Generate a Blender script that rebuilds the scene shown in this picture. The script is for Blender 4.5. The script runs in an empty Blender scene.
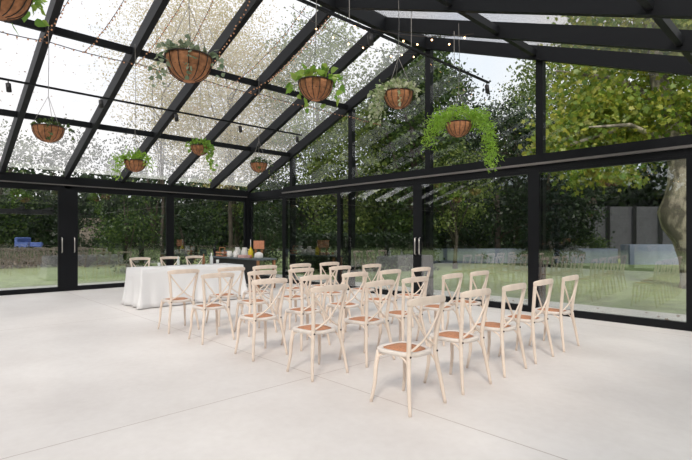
import bpy, math, random
import numpy as np
from mathutils import Vector, Matrix

C = bpy.context.scene.collection
S = bpy.context.scene
rnd = random.Random(7)
PI = math.pi

# ------------------------------------------------------------------ materials
def new_mat(name):
    m = bpy.data.materials.new(name); m.use_nodes = True
    nt = m.node_tree; nt.nodes.clear()
    out = nt.nodes.new('ShaderNodeOutputMaterial')
    return m, nt, out

def N(nt, t, **kw):
    n = nt.nodes.new(t)
    for k, v in kw.items():
        if k in n.inputs: n.inputs[k].default_value = v
        else: setattr(n, k, v)
    return n

def principled(name, col, rough=.5, metal=0., var=0., scale=8., emit=None, estr=0., bump=0., spec=.5, stretch=(1, 1, 1), coords='Object', edge=.2):
    m, nt, out = new_mat(name)
    b = N(nt, 'ShaderNodeBsdfPrincipled')
    b.inputs['Roughness'].default_value = rough
    b.inputs['Metallic'].default_value = metal
    b.inputs['Specular IOR Level'].default_value = spec
    nt.links.new(b.outputs[0], out.inputs[0])
    if var > 0 or bump > 0:
        tc = N(nt, 'ShaderNodeTexCoord'); mp = N(nt, 'ShaderNodeMapping')
        mp.inputs['Scale'].default_value = stretch
        nt.links.new(tc.outputs[coords], mp.inputs[0])
        nz = N(nt, 'ShaderNodeTexNoise'); nz.inputs['Scale'].default_value = scale; nz.inputs['Detail'].default_value = 5
        nt.links.new(mp.outputs[0], nz.inputs['Vector'])
        r = N(nt, 'ShaderNodeValToRGB')
        r.color_ramp.elements[0].position = .5-edge; r.color_ramp.elements[1].position = .5+edge
        r.color_ramp.elements[0].color = [c*(1-var) for c in col] + [1]
        r.color_ramp.elements[1].color = [min(1, c*(1+var)) for c in col] + [1]
        nt.links.new(nz.outputs['Fac'], r.inputs[0]); nt.links.new(r.outputs[0], b.inputs['Base Color'])
        if bump > 0:
            bp = N(nt, 'ShaderNodeBump'); bp.inputs['Strength'].default_value = bump; bp.inputs['Distance'].default_value = .01
            nt.links.new(nz.outputs['Fac'], bp.inputs['Height']); nt.links.new(bp.outputs[0], b.inputs['Normal'])
    else:
        b.inputs['Base Color'].default_value = list(col) + [1]
    if emit:
        b.inputs['Emission Color'].default_value = list(emit) + [1]; b.inputs['Emission Strength'].default_value = estr
    return m

def glass_mat(name, f0=.05, dirt=0., tint=(.93, .96, .95), dirt_scale=1.2, eave=0.):
    # architectural glazing: straight transmission + angle dependent mirror, with an optional film of dirt
    m, nt, out = new_mat(name)
    lw = N(nt, 'ShaderNodeLayerWeight'); lw.inputs['Blend'].default_value = .5
    p = N(nt, 'ShaderNodeMath', operation='POWER'); p.inputs[1].default_value = 4.5
    nt.links.new(lw.outputs['Facing'], p.inputs[0])
    mr = N(nt, 'ShaderNodeMapRange'); mr.inputs['To Min'].default_value = f0; mr.inputs['To Max'].default_value = .9
    nt.links.new(p.outputs[0], mr.inputs['Value'])
    t = N(nt, 'ShaderNodeBsdfTransparent'); t.inputs[0].default_value = list(tint) + [1]
    g = N(nt, 'ShaderNodeBsdfGlossy'); g.inputs['Roughness'].default_value = .0; g.inputs[0].default_value = (1, 1, 1, 1)
    mx = N(nt, 'ShaderNodeMixShader')
    nt.links.new(mr.outputs[0], mx.inputs[0]); nt.links.new(t.outputs[0], mx.inputs[1]); nt.links.new(g.outputs[0], mx.inputs[2])
    last = mx
    if dirt > 0:
        tc = N(nt, 'ShaderNodeTexCoord')
        nz = N(nt, 'ShaderNodeTexNoise'); nz.inputs['Scale'].default_value = dirt_scale; nz.inputs['Detail'].default_value = 6; nz.inputs['Roughness'].default_value = .65
        nt.links.new(tc.outputs['Object'], nz.inputs['Vector'])
        nr = N(nt, 'ShaderNodeMapRange'); nr.inputs['From Min'].default_value = .35; nr.inputs['From Max'].default_value = .7
        nr.inputs['To Min'].default_value = dirt*.55; nr.inputs['To Max'].default_value = dirt*1.3
        nt.links.new(nz.outputs['Fac'], nr.inputs['Value'])
        sp = N(nt, 'ShaderNodeSeparateXYZ'); nt.links.new(tc.outputs['Object'], sp.inputs[0])
        zr_ = N(nt, 'ShaderNodeMapRange'); zr_.inputs['From Min'].default_value = 3.05; zr_.inputs['From Max'].default_value = 4.1
        zr_.inputs['To Min'].default_value = eave; zr_.inputs['To Max'].default_value = 0
        nt.links.new(sp.outputs['Z'], zr_.inputs['Value'])
        ml = N(nt, 'ShaderNodeMath', operation='MULTIPLY_ADD'); nt.links.new(zr_.outputs[0], ml.inputs[0]); nt.links.new(nz.outputs['Fac'], ml.inputs[1]); nt.links.new(nr.outputs[0], ml.inputs[2])
        nr = ml
        tr = N(nt, 'ShaderNodeBsdfTranslucent'); tr.inputs[0].default_value = (.95, .95, .95, 1)
        m2 = N(nt, 'ShaderNodeMixShader')
        nt.links.new(nr.outputs[0], m2.inputs[0]); nt.links.new(mx.outputs[0], m2.inputs[1]); nt.links.new(tr.outputs[0], m2.inputs[2])
        last = m2
    nt.links.new(last.outputs[0], out.inputs[0])
    return m

def leaf_mat(name, cols, trans=.45, rough=.5):
    m, nt, out = new_mat(name)
    geo = N(nt, 'ShaderNodeNewGeometry')
    r = N(nt, 'ShaderNodeValToRGB')
    els = r.color_ramp.elements
    els[0].position = 0; els[0].color = list(cols[0]) + [1]
    els[1].position = 1; els[1].color = list(cols[-1]) + [1]
    for i, c in enumerate(cols[1:-1]):
        e = els.new((i+1)/(len(cols)-1)); e.color = list(c) + [1]
    nt.links.new(geo.outputs['Random Per Island'], r.inputs[0])
    d = N(nt, 'ShaderNodeBsdfDiffuse'); t = N(nt, 'ShaderNodeBsdfTranslucent'); g = N(nt, 'ShaderNodeBsdfGlossy'); g.inputs['Roughness'].default_value = rough
    for s in (d, t): nt.links.new(r.outputs[0], s.inputs[0])
    mx = N(nt, 'ShaderNodeMixShader'); mx.inputs[0].default_value = trans
    nt.links.new(d.outputs[0], mx.inputs[1]); nt.links.new(t.outputs[0], mx.inputs[2])
    m2 = N(nt, 'ShaderNodeMixShader'); m2.inputs[0].default_value = .05
    nt.links.new(mx.outputs[0], m2.inputs[1]); nt.links.new(g.outputs[0], m2.inputs[2])
    nt.links.new(m2.outputs[0], out.inputs[0])
    return m

def concrete_mat():
    m, nt, out = new_mat('polished_concrete')
    b = N(nt, 'ShaderNodeBsdfPrincipled'); b.inputs['Specular IOR Level'].default_value = .35
    nt.links.new(b.outputs[0], out.inputs[0])
    tc = N(nt, 'ShaderNodeTexCoord')
    n1 = N(nt, 'ShaderNodeTexNoise'); n1.inputs['Scale'].default_value = .7; n1.inputs['Detail'].default_value = 8; n1.inputs['Roughness'].default_value = .62
    n2 = N(nt, 'ShaderNodeTexNoise'); n2.inputs['Scale'].default_value = 14; n2.inputs['Detail'].default_value = 4
    for n in (n1, n2): nt.links.new(tc.outputs['Object'], n.inputs['Vector'])
    ad = N(nt, 'ShaderNodeMath', operation='MULTIPLY_ADD'); ad.inputs[1].default_value = .25
    nt.links.new(n2.outputs['Fac'], ad.inputs[0]); nt.links.new(n1.outputs['Fac'], ad.inputs[2])
    r = N(nt, 'ShaderNodeValToRGB')
    r.color_ramp.elements[0].position = .40; r.color_ramp.elements[1].position = .82
    r.color_ramp.elements[0].color = (.70, .66, .635, 1); r.color_ramp.elements[1].color = (.83, .80, .775, 1)
    nt.links.new(ad.outputs[0], r.inputs[0])
    # sawn control joints, one grid line at x = 9.95 and one at y = -5.38
    sp = N(nt, 'ShaderNodeSeparateXYZ'); nt.links.new(tc.outputs['Object'], sp.inputs[0])
    fac = None
    for ax, off in ((0, 9.95), (1, -5.40)):
        a = N(nt, 'ShaderNodeMath', operation='ADD'); a.inputs[1].default_value = -off + 2.45 + 49
        nt.links.new(sp.outputs[ax], a.inputs[0])
        md = N(nt, 'ShaderNodeMath', operation='MODULO'); md.inputs[1].default_value = 4.9
        nt.links.new(a.outputs[0], md.inputs[0])
        s = N(nt, 'ShaderNodeMath', operation='SUBTRACT'); s.inputs[1].default_value = 2.45; nt.links.new(md.outputs[0], s.inputs[0])
        ab = N(nt, 'ShaderNodeMath', operation='ABSOLUTE'); nt.links.new(s.outputs[0], ab.inputs[0])
        lt = N(nt, 'ShaderNodeMath', operation='LESS_THAN'); lt.inputs[1].default_value = .005; nt.links.new(ab.outputs[0], lt.inputs[0])
        if fac is None: fac = lt
        else:
            mxm = N(nt, 'ShaderNodeMath', operation='MAXIMUM'); nt.links.new(fac.outputs[0], mxm.inputs[0]); nt.links.new(lt.outputs[0], mxm.inputs[1]); fac = mxm
    mix = N(nt, 'ShaderNodeMixRGB'); mix.inputs[2].default_value = (.52, .46, .43, 1)
    nt.links.new(fac.outputs[0], mix.inputs[0]); nt.links.new(r.outputs[0], mix.inputs[1]); nt.links.new(mix.outputs[0], b.inputs['Base Color'])
    rr = N(nt, 'ShaderNodeMapRange'); rr.inputs['To Min'].default_value = .38; rr.inputs['To Max'].default_value = .6
    nt.links.new(n1.outputs['Fac'], rr.inputs['Value']); nt.links.new(rr.outputs[0], b.inputs['Roughness'])
    return m

M = dict(
    steel=principled('black_powder_coated_steel', (.007, .008, .010), .5, 0, spec=.2),
    lip=principled('grey_aluminium_track', (.17, .16, .155), .4, .3),
    glass=glass_mat('clear_glazing', .14, tint=(.87, .885, .88)),
    roofglass=glass_mat('dusty_roof_glazing', .03, .085, tint=(.95, .945, .945), eave=.2),
    roofclean=glass_mat('clean_roof_glazing', .02, .015, tint=(.93, .925, .925)),
    upperglass=glass_mat('upper_gable_glazing', .022, tint=(.90, .91, .905)),
    concrete=concrete_mat(),
    wood=principled('limed_beech', (.84, .72, .62), .5, 0, .10, 9, stretch=(1, 1, .25)),
    woodpale=principled('pale_limewashed_beech', (.86, .79, .73), .5, 0, .10, 9),
    rattan=principled('woven_rattan', (.56, .25, .13), .6, 0, .25, 60),
    bolt=principled('dark_bolt', (.05, .04, .04), .4, .8),
    cloth=principled('white_tablecloth', (.82, .82, .83), .85, 0),
    coir=principled('coir_liner', (.36, .16, .075), .9, 0, .35, 25, bump=.6),
    wire=principled('dark_wire', (.05, .035, .03), .5, .3),
    cord=principled('grey_cord', (.22, .21, .20), .5, .2),
    black=principled('matt_black', (.015, .015, .017), .5),
    slate=principled('dark_slate_top', (.12, .15, .17), .35),
    bulb=principled('warm_bulb', (1, .8, .55), .3, 0, emit=(1, .55, .25), estr=6),
    bulbdim=principled('fairy_bulb', (.35, .18, .10), .3, 0, emit=(1, .45, .2), estr=.15),
    white=principled('white_china', (.82, .81, .79), .3),
    woodbrown=principled('brown_wood', (.30, .14, .06), .55, 0, .25, 12),
    woodorange=principled('orange_wood', (.66, .28, .16), .55, 0, .18, 12),
    yellow=principled('yellow_bottle', (.75, .60, .03), .35),
    pink=principled('pink_card', (.70, .45, .42), .7),
    clear=principled('pale_glass_bottle', (.72, .76, .75), .12, 0, spec=.8),
    steelbright=principled('brushed_handle', (.62, .60, .57), .3, .8),
    bluegrey=principled('blue_grey_tin', (.22, .28, .33), .5),
    darkbottle=principled('dark_bottle', (.012, .012, .016), .15),
    grass=principled('lawn_grass', (.23, .30, .12), .9, 0, .3, 3.0, bump=.8),
    apron=principled('pale_paving', (.66, .64, .60), .8, 0, .08, 5),
    rendered=principled('pale_blue_render', (.27, .31, .42), .85, 0, .08, 3),
    greywall=principled('grey_panel', (.085, .085, .10), .8, 0, .1, 1.5),
    stone=principled('pinkish_rubble_stone', (.30, .25, .22), .9, 0, .4, 4.5, bump=.8),
    bark=principled('grey_bark', (.19, .165, .13), .9, 0, .45, 3.2, bump=.8, stretch=(1, 1, .45)),
    barkplane=principled('mottled_plane_bark', (.26, .23, .18), .85, 0, .5, 3.6, bump=.8, stretch=(1, 1, .5), edge=.05),
    barkdark=principled('dark_bark', (.07, .055, .045), .9, 0, .3, 4),
    blue=principled('blue_fabric', (.10, .16, .42), .9),
    bank=principled('dark_wooded_bank', (.014, .022, .010), .95, 0, .5, 1.2, bump=.8),
    soil=principled('dark_soil', (.05, .035, .025), .95, 0, .3, 10),
)
LV = dict(
    evergreen=leaf_mat('evergreen_leaves', [(.008, .018, .007), (.016, .036, .011), (.035, .065, .018)], .25),
    fresh=leaf_mat('fresh_leaves', [(.06, .10, .02), (.14, .20, .04), (.26, .31, .07)], .45),
    green=leaf_mat('green_leaves', [(.02, .045, .012), (.05, .10, .018), (.13, .19, .035)], .4),
    yellow=leaf_mat('yellow_green_leaves', [(.13, .24, .04), (.30, .40, .06), (.50, .47, .07), (.20, .31, .05)], .5),
    autumn=leaf_mat('autumn_leaves', [(.48, .44, .20), (.62, .52, .22), (.52, .38, .20), (.40, .42, .18)], .6),
    rust=leaf_mat('dry_leaves', [(.45, .32, .25), (.55, .42, .33), (.36, .27, .22)], .5),
    bluegreen=leaf_mat('conifer_needles', [(.008, .020, .014), (.016, .036, .022), (.03, .055, .03)], .2),
    pothos=leaf_mat('pothos_leaves', [(.13, .30, .03), (.24, .44, .05), (.36, .50, .09), (.10, .22, .03)], .45),
    lime=leaf_mat('lime_fern', [(.22, .42, .03), (.34, .54, .05), (.26, .48, .06)], .5),
    varieg=leaf_mat('variegated_ivy', [(.34, .42, .22), (.62, .64, .48), (.20, .30, .10), (.55, .58, .36)], .4),
    greyivy=leaf_mat('grey_green_ivy', [(.16, .24, .14), (.32, .38, .26), (.10, .17, .08)], .4),
)

# ------------------------------------------------------------------ mesh helpers
class MB:
    def __init__(s): s.v = []; s.f = []
    def add(s, vs, fs):
        o = len(s.v); s.v += [tuple(p) for p in vs]; s.f += [tuple(i+o for i in f) for f in fs]
        return s
    def box(s, a, b):
        x0, y0, z0 = a; x1, y1, z1 = b
        return s.add([(x0,y0,z0),(x1,y0,z0),(x1,y1,z0),(x0,y1,z0),(x0,y0,z1),(x1,y0,z1),(x1,y1,z1),(x0,y1,z1)],
                     [(0,3,2,1),(4,5,6,7),(0,1,5,4),(1,2,6,5),(2,3,7,6),(3,0,4,7)])
    def beam(s, p0, p1, side, up, w, h):
        # rectangular bar p0 -> p1; side, up unit vectors, p on the centre of its underside
        p0, p1, side, up = map(Vector, (p0, p1, side, up))
        q = []
        for p in (p0, p1):
            q += [p - side*w/2, p + side*w/2, p + side*w/2 + up*h, p - side*w/2 + up*h]
        return s.add(q, [(0,1,2,3),(7,6,5,4),(0,4,5,1),(1,5,6,2),(2,6,7,3),(3,7,4,0)])
    def tube(s, pts, r, seg=6, cap=True, flat=None):
        pts = [Vector(p) for p in pts]; n = len(pts)
        rs = r if isinstance(r, (list, tuple)) else [r]*n
        ref = None; vs = []
        for i, p in enumerate(pts):
            t = (pts[min(i+1, n-1)] - pts[max(i-1, 0)]).normalized()
            if ref is None:
                ref = t.cross(Vector((0, 0, 1)))
                if ref.length < .05: ref = t.cross(Vector((1, 0, 0)))
            ref = (ref - t*ref.dot(t)).normalized(); b = t.cross(ref)
            for k in range(seg):
                a = 2*PI*k/seg
                vs.append(p + ref*math.cos(a)*rs[i] + b*math.sin(a)*rs[i])
        fs = []
        for i in range(n-1):
            for k in range(seg):
                k2 = (k+1) % seg
                fs.append((i*seg+k, i*seg+k2, (i+1)*seg+k2, (i+1)*seg+k))
        if cap: fs += [tuple(range(seg))[::-1], tuple((n-1)*seg+k for k in range(seg))]
        return s.add(vs, fs)
    def lathe(s, prof, c=(0, 0, 0), seg=16):
        vs = []
        for r, z in prof:
            for k in range(seg):
                a = 2*PI*k/seg; vs.append((c[0]+r*math.cos(a), c[1]+r*math.sin(a), c[2]+z))
        fs = []
        for i in range(len(prof)-1):
            for k in range(seg):
                k2 = (k+1) % seg; fs.append((i*seg+k, i*seg+k2, (i+1)*seg+k2, (i+1)*seg+k))
        fs += [tuple(range(seg))[::-1], tuple((len(prof)-1)*seg+k for k in range(seg))]
        return s.add(vs, fs)
    def sphere(s, c, r, seg=8, rings=5):
        prof = [(r*max(.02, math.sin(PI*i/rings)), -r*math.cos(PI*i/rings)) for i in range(rings+1)]
        return s.lathe(prof, c, seg)
    def build(s, name, mat, parent=None, smooth=False, loc=None):
        me = bpy.data.meshes.new(name); me.from_pydata(s.v, [], s.f); me.validate(); me.update()
        if smooth: me.polygons.foreach_set('use_smooth', [True]*len(me.polygons))
        me.materials.append(mat)
        o = bpy.data.objects.new(name, me); C.objects.link(o)
        if parent: o.parent = parent
        if loc: o.location = loc
        return o

def bevel(o, w=.004, seg=2):
    m = o.modifiers.new('bevel', 'BEVEL'); m.width = w; m.segments = seg; m.limit_method = 'ANGLE'
    return o

def tag(o, label=None, cat=None, group=None, kind=None):
    if label: o['label'] = label
    if cat: o['category'] = cat
    if group: o['group'] = group
    if kind: o['kind'] = kind
    return o

def empty(name, loc=(0, 0, 0), rz=0.):
    o = bpy.data.objects.new(name, None); C.objects.link(o); o.location = loc; o.rotation_euler = (0, 0, rz); o.empty_display_size = .2
    return o

def dup(root, loc, rz=0., scale=None):
    r = root.copy(); C.objects.link(r); r.location = loc; r.rotation_euler = (0, 0, rz)
    if scale: r.scale = scale
    for ch in list(root.children):
        c = ch.copy(); C.objects.link(c); c.parent = r
        for g in list(ch.children):
            d = g.copy(); C.objects.link(d); d.parent = c
    return r

ORD = ['first', 'second', 'third', 'fourth', 'fifth', 'sixth', 'seventh', 'eighth', 'ninth', 'tenth', 'eleventh']
cnt = {'trim': 0, 'window': 0, 'door': 0}
def sname(k):
    cnt[k] += 1
    return '%s_%d' % (k, cnt[k])
def struct(kind, mb, mat, label=None, cat=None, name=None):
    o = mb.build(name or sname(kind), mat); return tag(o, label, cat, None, 'structure')

# ------------------------------------------------------------------ the glasshouse
W = 14.48; RX = 7.24; SL = .3715; Z0 = 2.835; SP = 1.334; NB = 10; YB = -SP*NB
def zr(x): return Z0 + SL*min(x, W-x)     # underside of the rafters
floor = MB().box((-.25, YB-.2, -.2), (W+.25, .25, 0)).build('floor', M['concrete'])
tag(floor, 'pale polished concrete floor with sawn joints', 'floor', None, 'structure')

# rafters: eave -> ridge
RD, RW = .26, .10
for k in range(NB+1):
    y = -SP*k
    for side in (0, 1):
        b = MB(); wd = .10 if k == 0 else RW
        x0, x1 = (0., RX) if side == 0 else (W, RX)
        b.beam((x0, y, zr(x0)), (x1, y, zr(x1)), (0, 1, 0), (0, 0, 1), wd, RD)
        struct('trim', b, M['steel'], '%s black rafter counted from the gable wall, on the slope %s the white table' % (ORD[k], 'above' if side == 0 else 'facing'), 'rafter')
# ridge and purlins
b = MB().box((RX-.06, YB, zr(RX)-.03), (RX+.06, 0, zr(RX)+RD)); struct('trim', b, M['steel'], 'black ridge beam running along the top of the glass roof', 'beam')
for x, lab in ((2.306, 'lower black purlin crossing the rafters above the white table'), (4.774, 'upper black purlin crossing the rafters above the white table'),
               (9.72, 'black purlin on the far slope, nearest the ridge'), (12.17, 'black purlin on the far slope, nearest the eave')):
    b = MB(); s = 1 if x < RX else -1
    b.beam((x, YB, zr(x)+.055), (x, 0, zr(x)+.055), (1, 0, 0), (0, 0, 1), .075, .115)
    struct('trim', b, M['steel'], lab, 'beam')
# roof glass, one sheet per bay and slope
for k in range(NB):
    for side in (0, 1):
        y0, y1 = -SP*(k+1)+.02, -SP*k-.02
        x0, x1 = (-.12, RX-.03) if side == 0 else (W+.12, RX+.03)
        z0 = Z0 + SL*(-.12) + RD + .002; z1 = zr(RX-.03) + RD + .002
        t = .012
        vs = [(x0,y0,z0),(x1,y0,z1),(x1,y1,z1),(x0,y1,z0),(x0,y0,z0+t),(x1,y0,z1+t),(x1,y1,z1+t),(x0,y1,z0+t)]
        fs = [(0,3,2,1),(4,5,6,7),(0,1,5,4),(1,2,6,5),(2,3,7,6),(3,0,4,7)]
        o = MB().add(vs, fs).build(sname('window'), M['roofglass' if side == 0 else 'roofclean'])
        tag(o, '%s roof glass bay from the gable wall, on the slope %s' % (ORD[k], 'above the white table' if side == 0 else 'opposite the white table'), 'roof glass', None, 'structure')

# eave beams along both long walls
for x0, x1, lab in ((-.12, .06, 'black eave beam above the sliding doors behind the white table'), (W-.06, W+.12, 'black eave beam along the wall opposite the white table')):
    struct('trim', MB().box((x0, YB, 2.70), (x1, .05, 2.90)), M['steel'], lab, 'beam')
    struct('trim', MB().box((x0+.03, YB, 2.60), (x1-.03, 0, 2.70)), M['steel'], lab.replace('eave beam', 'door head rail'), 'beam')
struct('trim', MB().box((.05, YB, 2.672), (.075, 0, 2.698)), M['lip'], 'thin grey track lip below the eave beam over the left doors', 'track lip')
# gable transom
struct('trim', MB().box((2.0, -.06, 2.70), (W, .12, 2.87)), M['steel'], 'black transom beam across the gable wall', 'beam')
struct('trim', MB().box((2.0, -.10, 2.675), (W, -.03, 2.715)), M['lip'], 'grey metal lip along the underside of the gable transom', 'track lip')
struct('trim', MB().box((2.0, -.05, 2.58), (W, .10, 2.675)), M['steel'], 'black door head rail along the gable wall', 'beam')
struct('trim', MB().box((0, -.02, 2.60), (2.0, .10, 2.83)), M['steel'], 'short recessed transom in the corner bay of the gable', 'beam')
# posts
def post(x0, y0, x1, y1, z1, lab):
    struct('trim', MB().box((x0, y0, 0), (x1, y1, z1)), M['steel'], lab, 'post')
GP = [2.30, 4.83, 7.29, 9.78, 12.17]
for i, x in enumerate(GP):
    post(x-.065, .02, x+.065, .15, zr(x)+.05, '%s tall black gable post counted from the corner behind the bar' % ORD[i])
post(-.10, -.10, .08, .12, 2.75, 'black corner post behind the bar table')
post(W-.08, -.10, W+.10, .12, 2.75, 'black corner post at the far end of the gable wall')
LP = [-2.67, -5.31, -8.0, -10.67]
for i, y in enumerate(LP):
    post(-.11, y-.07, .03, y+.07, 2.7, '%s black post from the corner in the left glass wall' % ORD[i])
    post(W-.03, y-.07, W+.11, y+.07, 2.7, '%s black post from the gable in the right glass wall' % ORD[i])

# door leaves: frame + pane + handle
def leaf(axis, a, b, c, sa, sb, lab, handle=None, ztop=2.60, rot=0., fixed=False):
    # axis 'x': along x at y=c (gable); axis 'y': along y at x=c
    t0, t1 = -.045, .035
    fr = MB()
    def bx(u0, u1, z0, z1):
        if axis == 'x': fr.box((u0, c+t0, z0), (u1, c+t1, z1))
        else: fr.box((c+t0, u0, z0), (c+t1, u1, z1))
    bx(a, a+sa, 0, ztop); bx(b-sb, b, 0, ztop); bx(a+sa, b-sb, 0, .115); bx(a+sa, b-sb, ztop-.07, ztop)
    o = fr.build(sname('window' if fixed else 'door'), M['steel']); tag(o, lab, 'window' if fixed else 'glass door', None, 'structure')
    mid = (a+sa+b-sb)/2; hw = (b-sb-a-sa)/2 + .02
    p = MB()
    if axis == 'x': p.box((-hw, -.006, .10), (hw, .006, ztop-.06)); pane = p.build('pane', M['glass'], o, loc=(mid, c, 0))
    else: p.box((-.006, -hw, .10), (.006, hw, ztop-.06)); pane = p.build('pane', M['glass'], o, loc=(c, mid, 0))
    pane.rotation_euler = (0, 0, rot)
    if handle is not None:
        h = MB()
        if axis == 'x':
            h.tube([(handle, c-.045, .98), (handle, c-.085, 1.0), (handle, c-.085, 1.34), (handle, c-.045, 1.36)], .013, 8)
        else:
            h.tube([(c+.03, handle, .98), (c+.075, handle, 1.0), (c+.075, handle, 1.34), (c+.03, handle, 1.36)], .013, 8)
        h.build('handle', M['steelbright'], o, True)['label'] = 'brushed steel pull handle'
    return o
GR = math.radians(2.1)
leaf('x', .08, 1.98, .04, .06, .08, 'fixed glass panel in the corner bay behind the bar table', rot=GR*.6, fixed=True)
leaf('x', 1.98, 4.50, 0, .17, .09, 'glass door in the gable, nearest the corner behind the bar', rot=GR)
leaf('x', 4.50, 7.08, 0, .06, .14, 'glass door in the gable wall left of the paired handles', 7.02, rot=GR)
leaf('x', 7.08, 9.72, 0, .12, .12, 'wide gable door just beyond the paired handles towards the plane tree', 7.14, rot=GR)
leaf('x', 9.72, 12.07, 0, .10, .08, 'glass gable door with the plane tree trunk behind it', rot=GR)
leaf('x', 12.07, W, 0, .1, .1, 'last gable door beyond the plane tree', rot=GR)
lb = [-.08, -2.67, -5.31, -8.0, -10.67, YB]
llab = ['glass door between the corner and the bar table, left wall', 'glass door directly behind the white table, left wall', 'leftmost glass door in view, beside the double post with handles', 'glass door of the left wall beside the camera', 'last glass door of the left wall']
for i in range(5):
    a, b_ = lb[i+1], lb[i]
    leaf('y', a, b_, 0, {0: .11, 1: .22}.get(i, .12), {1: .11, 2: .22}.get(i, .10), llab[i], {1: a+.14, 2: b_-.14}.get(i))
for i in range(5):
    a, b_ = lb[i+1], lb[i]
    leaf('y', a, b_, W, .1, .1, '%s glass panel from the gable in the wall opposite the table' % ORD[i], fixed=True)
xs = [0, 2.9, 5.8, 8.7, 11.6, W]
for i in range(5): leaf('x', xs[i], xs[i+1], YB, .1, .1, '%s glass panel of the rear end wall' % ORD[i], fixed=True)
struct('trim', MB().box((0, YB-.06, 2.6), (W, YB+.06, 2.87)), M['steel'], 'black transom across the rear end wall', 'beam')
# gable glazing above the transom, one sheet per bay
edges = [0.05] + GP + [W-.05]
for i in range(len(edges)-1):
    a, c_ = edges[i], edges[i+1]
    a2 = a + (.06 if i else 0); c2 = c_ - .06
    xs_ = [a2] + ([RX] if a2 < RX < c2 else []) + [c2]
    mid = (a2+c2)/2
    top = [(x-mid, zr(x)+.02) for x in xs_]
    ring = [(a2-mid, 2.80), (c2-mid, 2.80)] + top[::-1]
    n = len(ring); t = .006
    vs = [(x, -t, z) for x, z in ring] + [(x, t, z) for x, z in ring]
    fs = [tuple(range(n)), tuple(range(2*n-1, n-1, -1))] + [(k, n+k, n+(k+1) % n, (k+1) % n) for k in range(n)]
    o = MB().add(vs, fs).build(sname('window'), M['upperglass'], loc=(mid, .06, 0)); o.rotation_euler = (0, 0, GR*.7)
    tag(o, '%s upper gable pane counted from the corner behind the bar' % ORD[i], 'window', None, 'structure')
    # rear gable
    o2 = MB().add(vs, fs).build(sname('window'), M['glass'], loc=(mid, YB, 0)); tag(o2, '%s upper pane of the rear gable' % ORD[i], 'window', None, 'structure')

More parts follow.
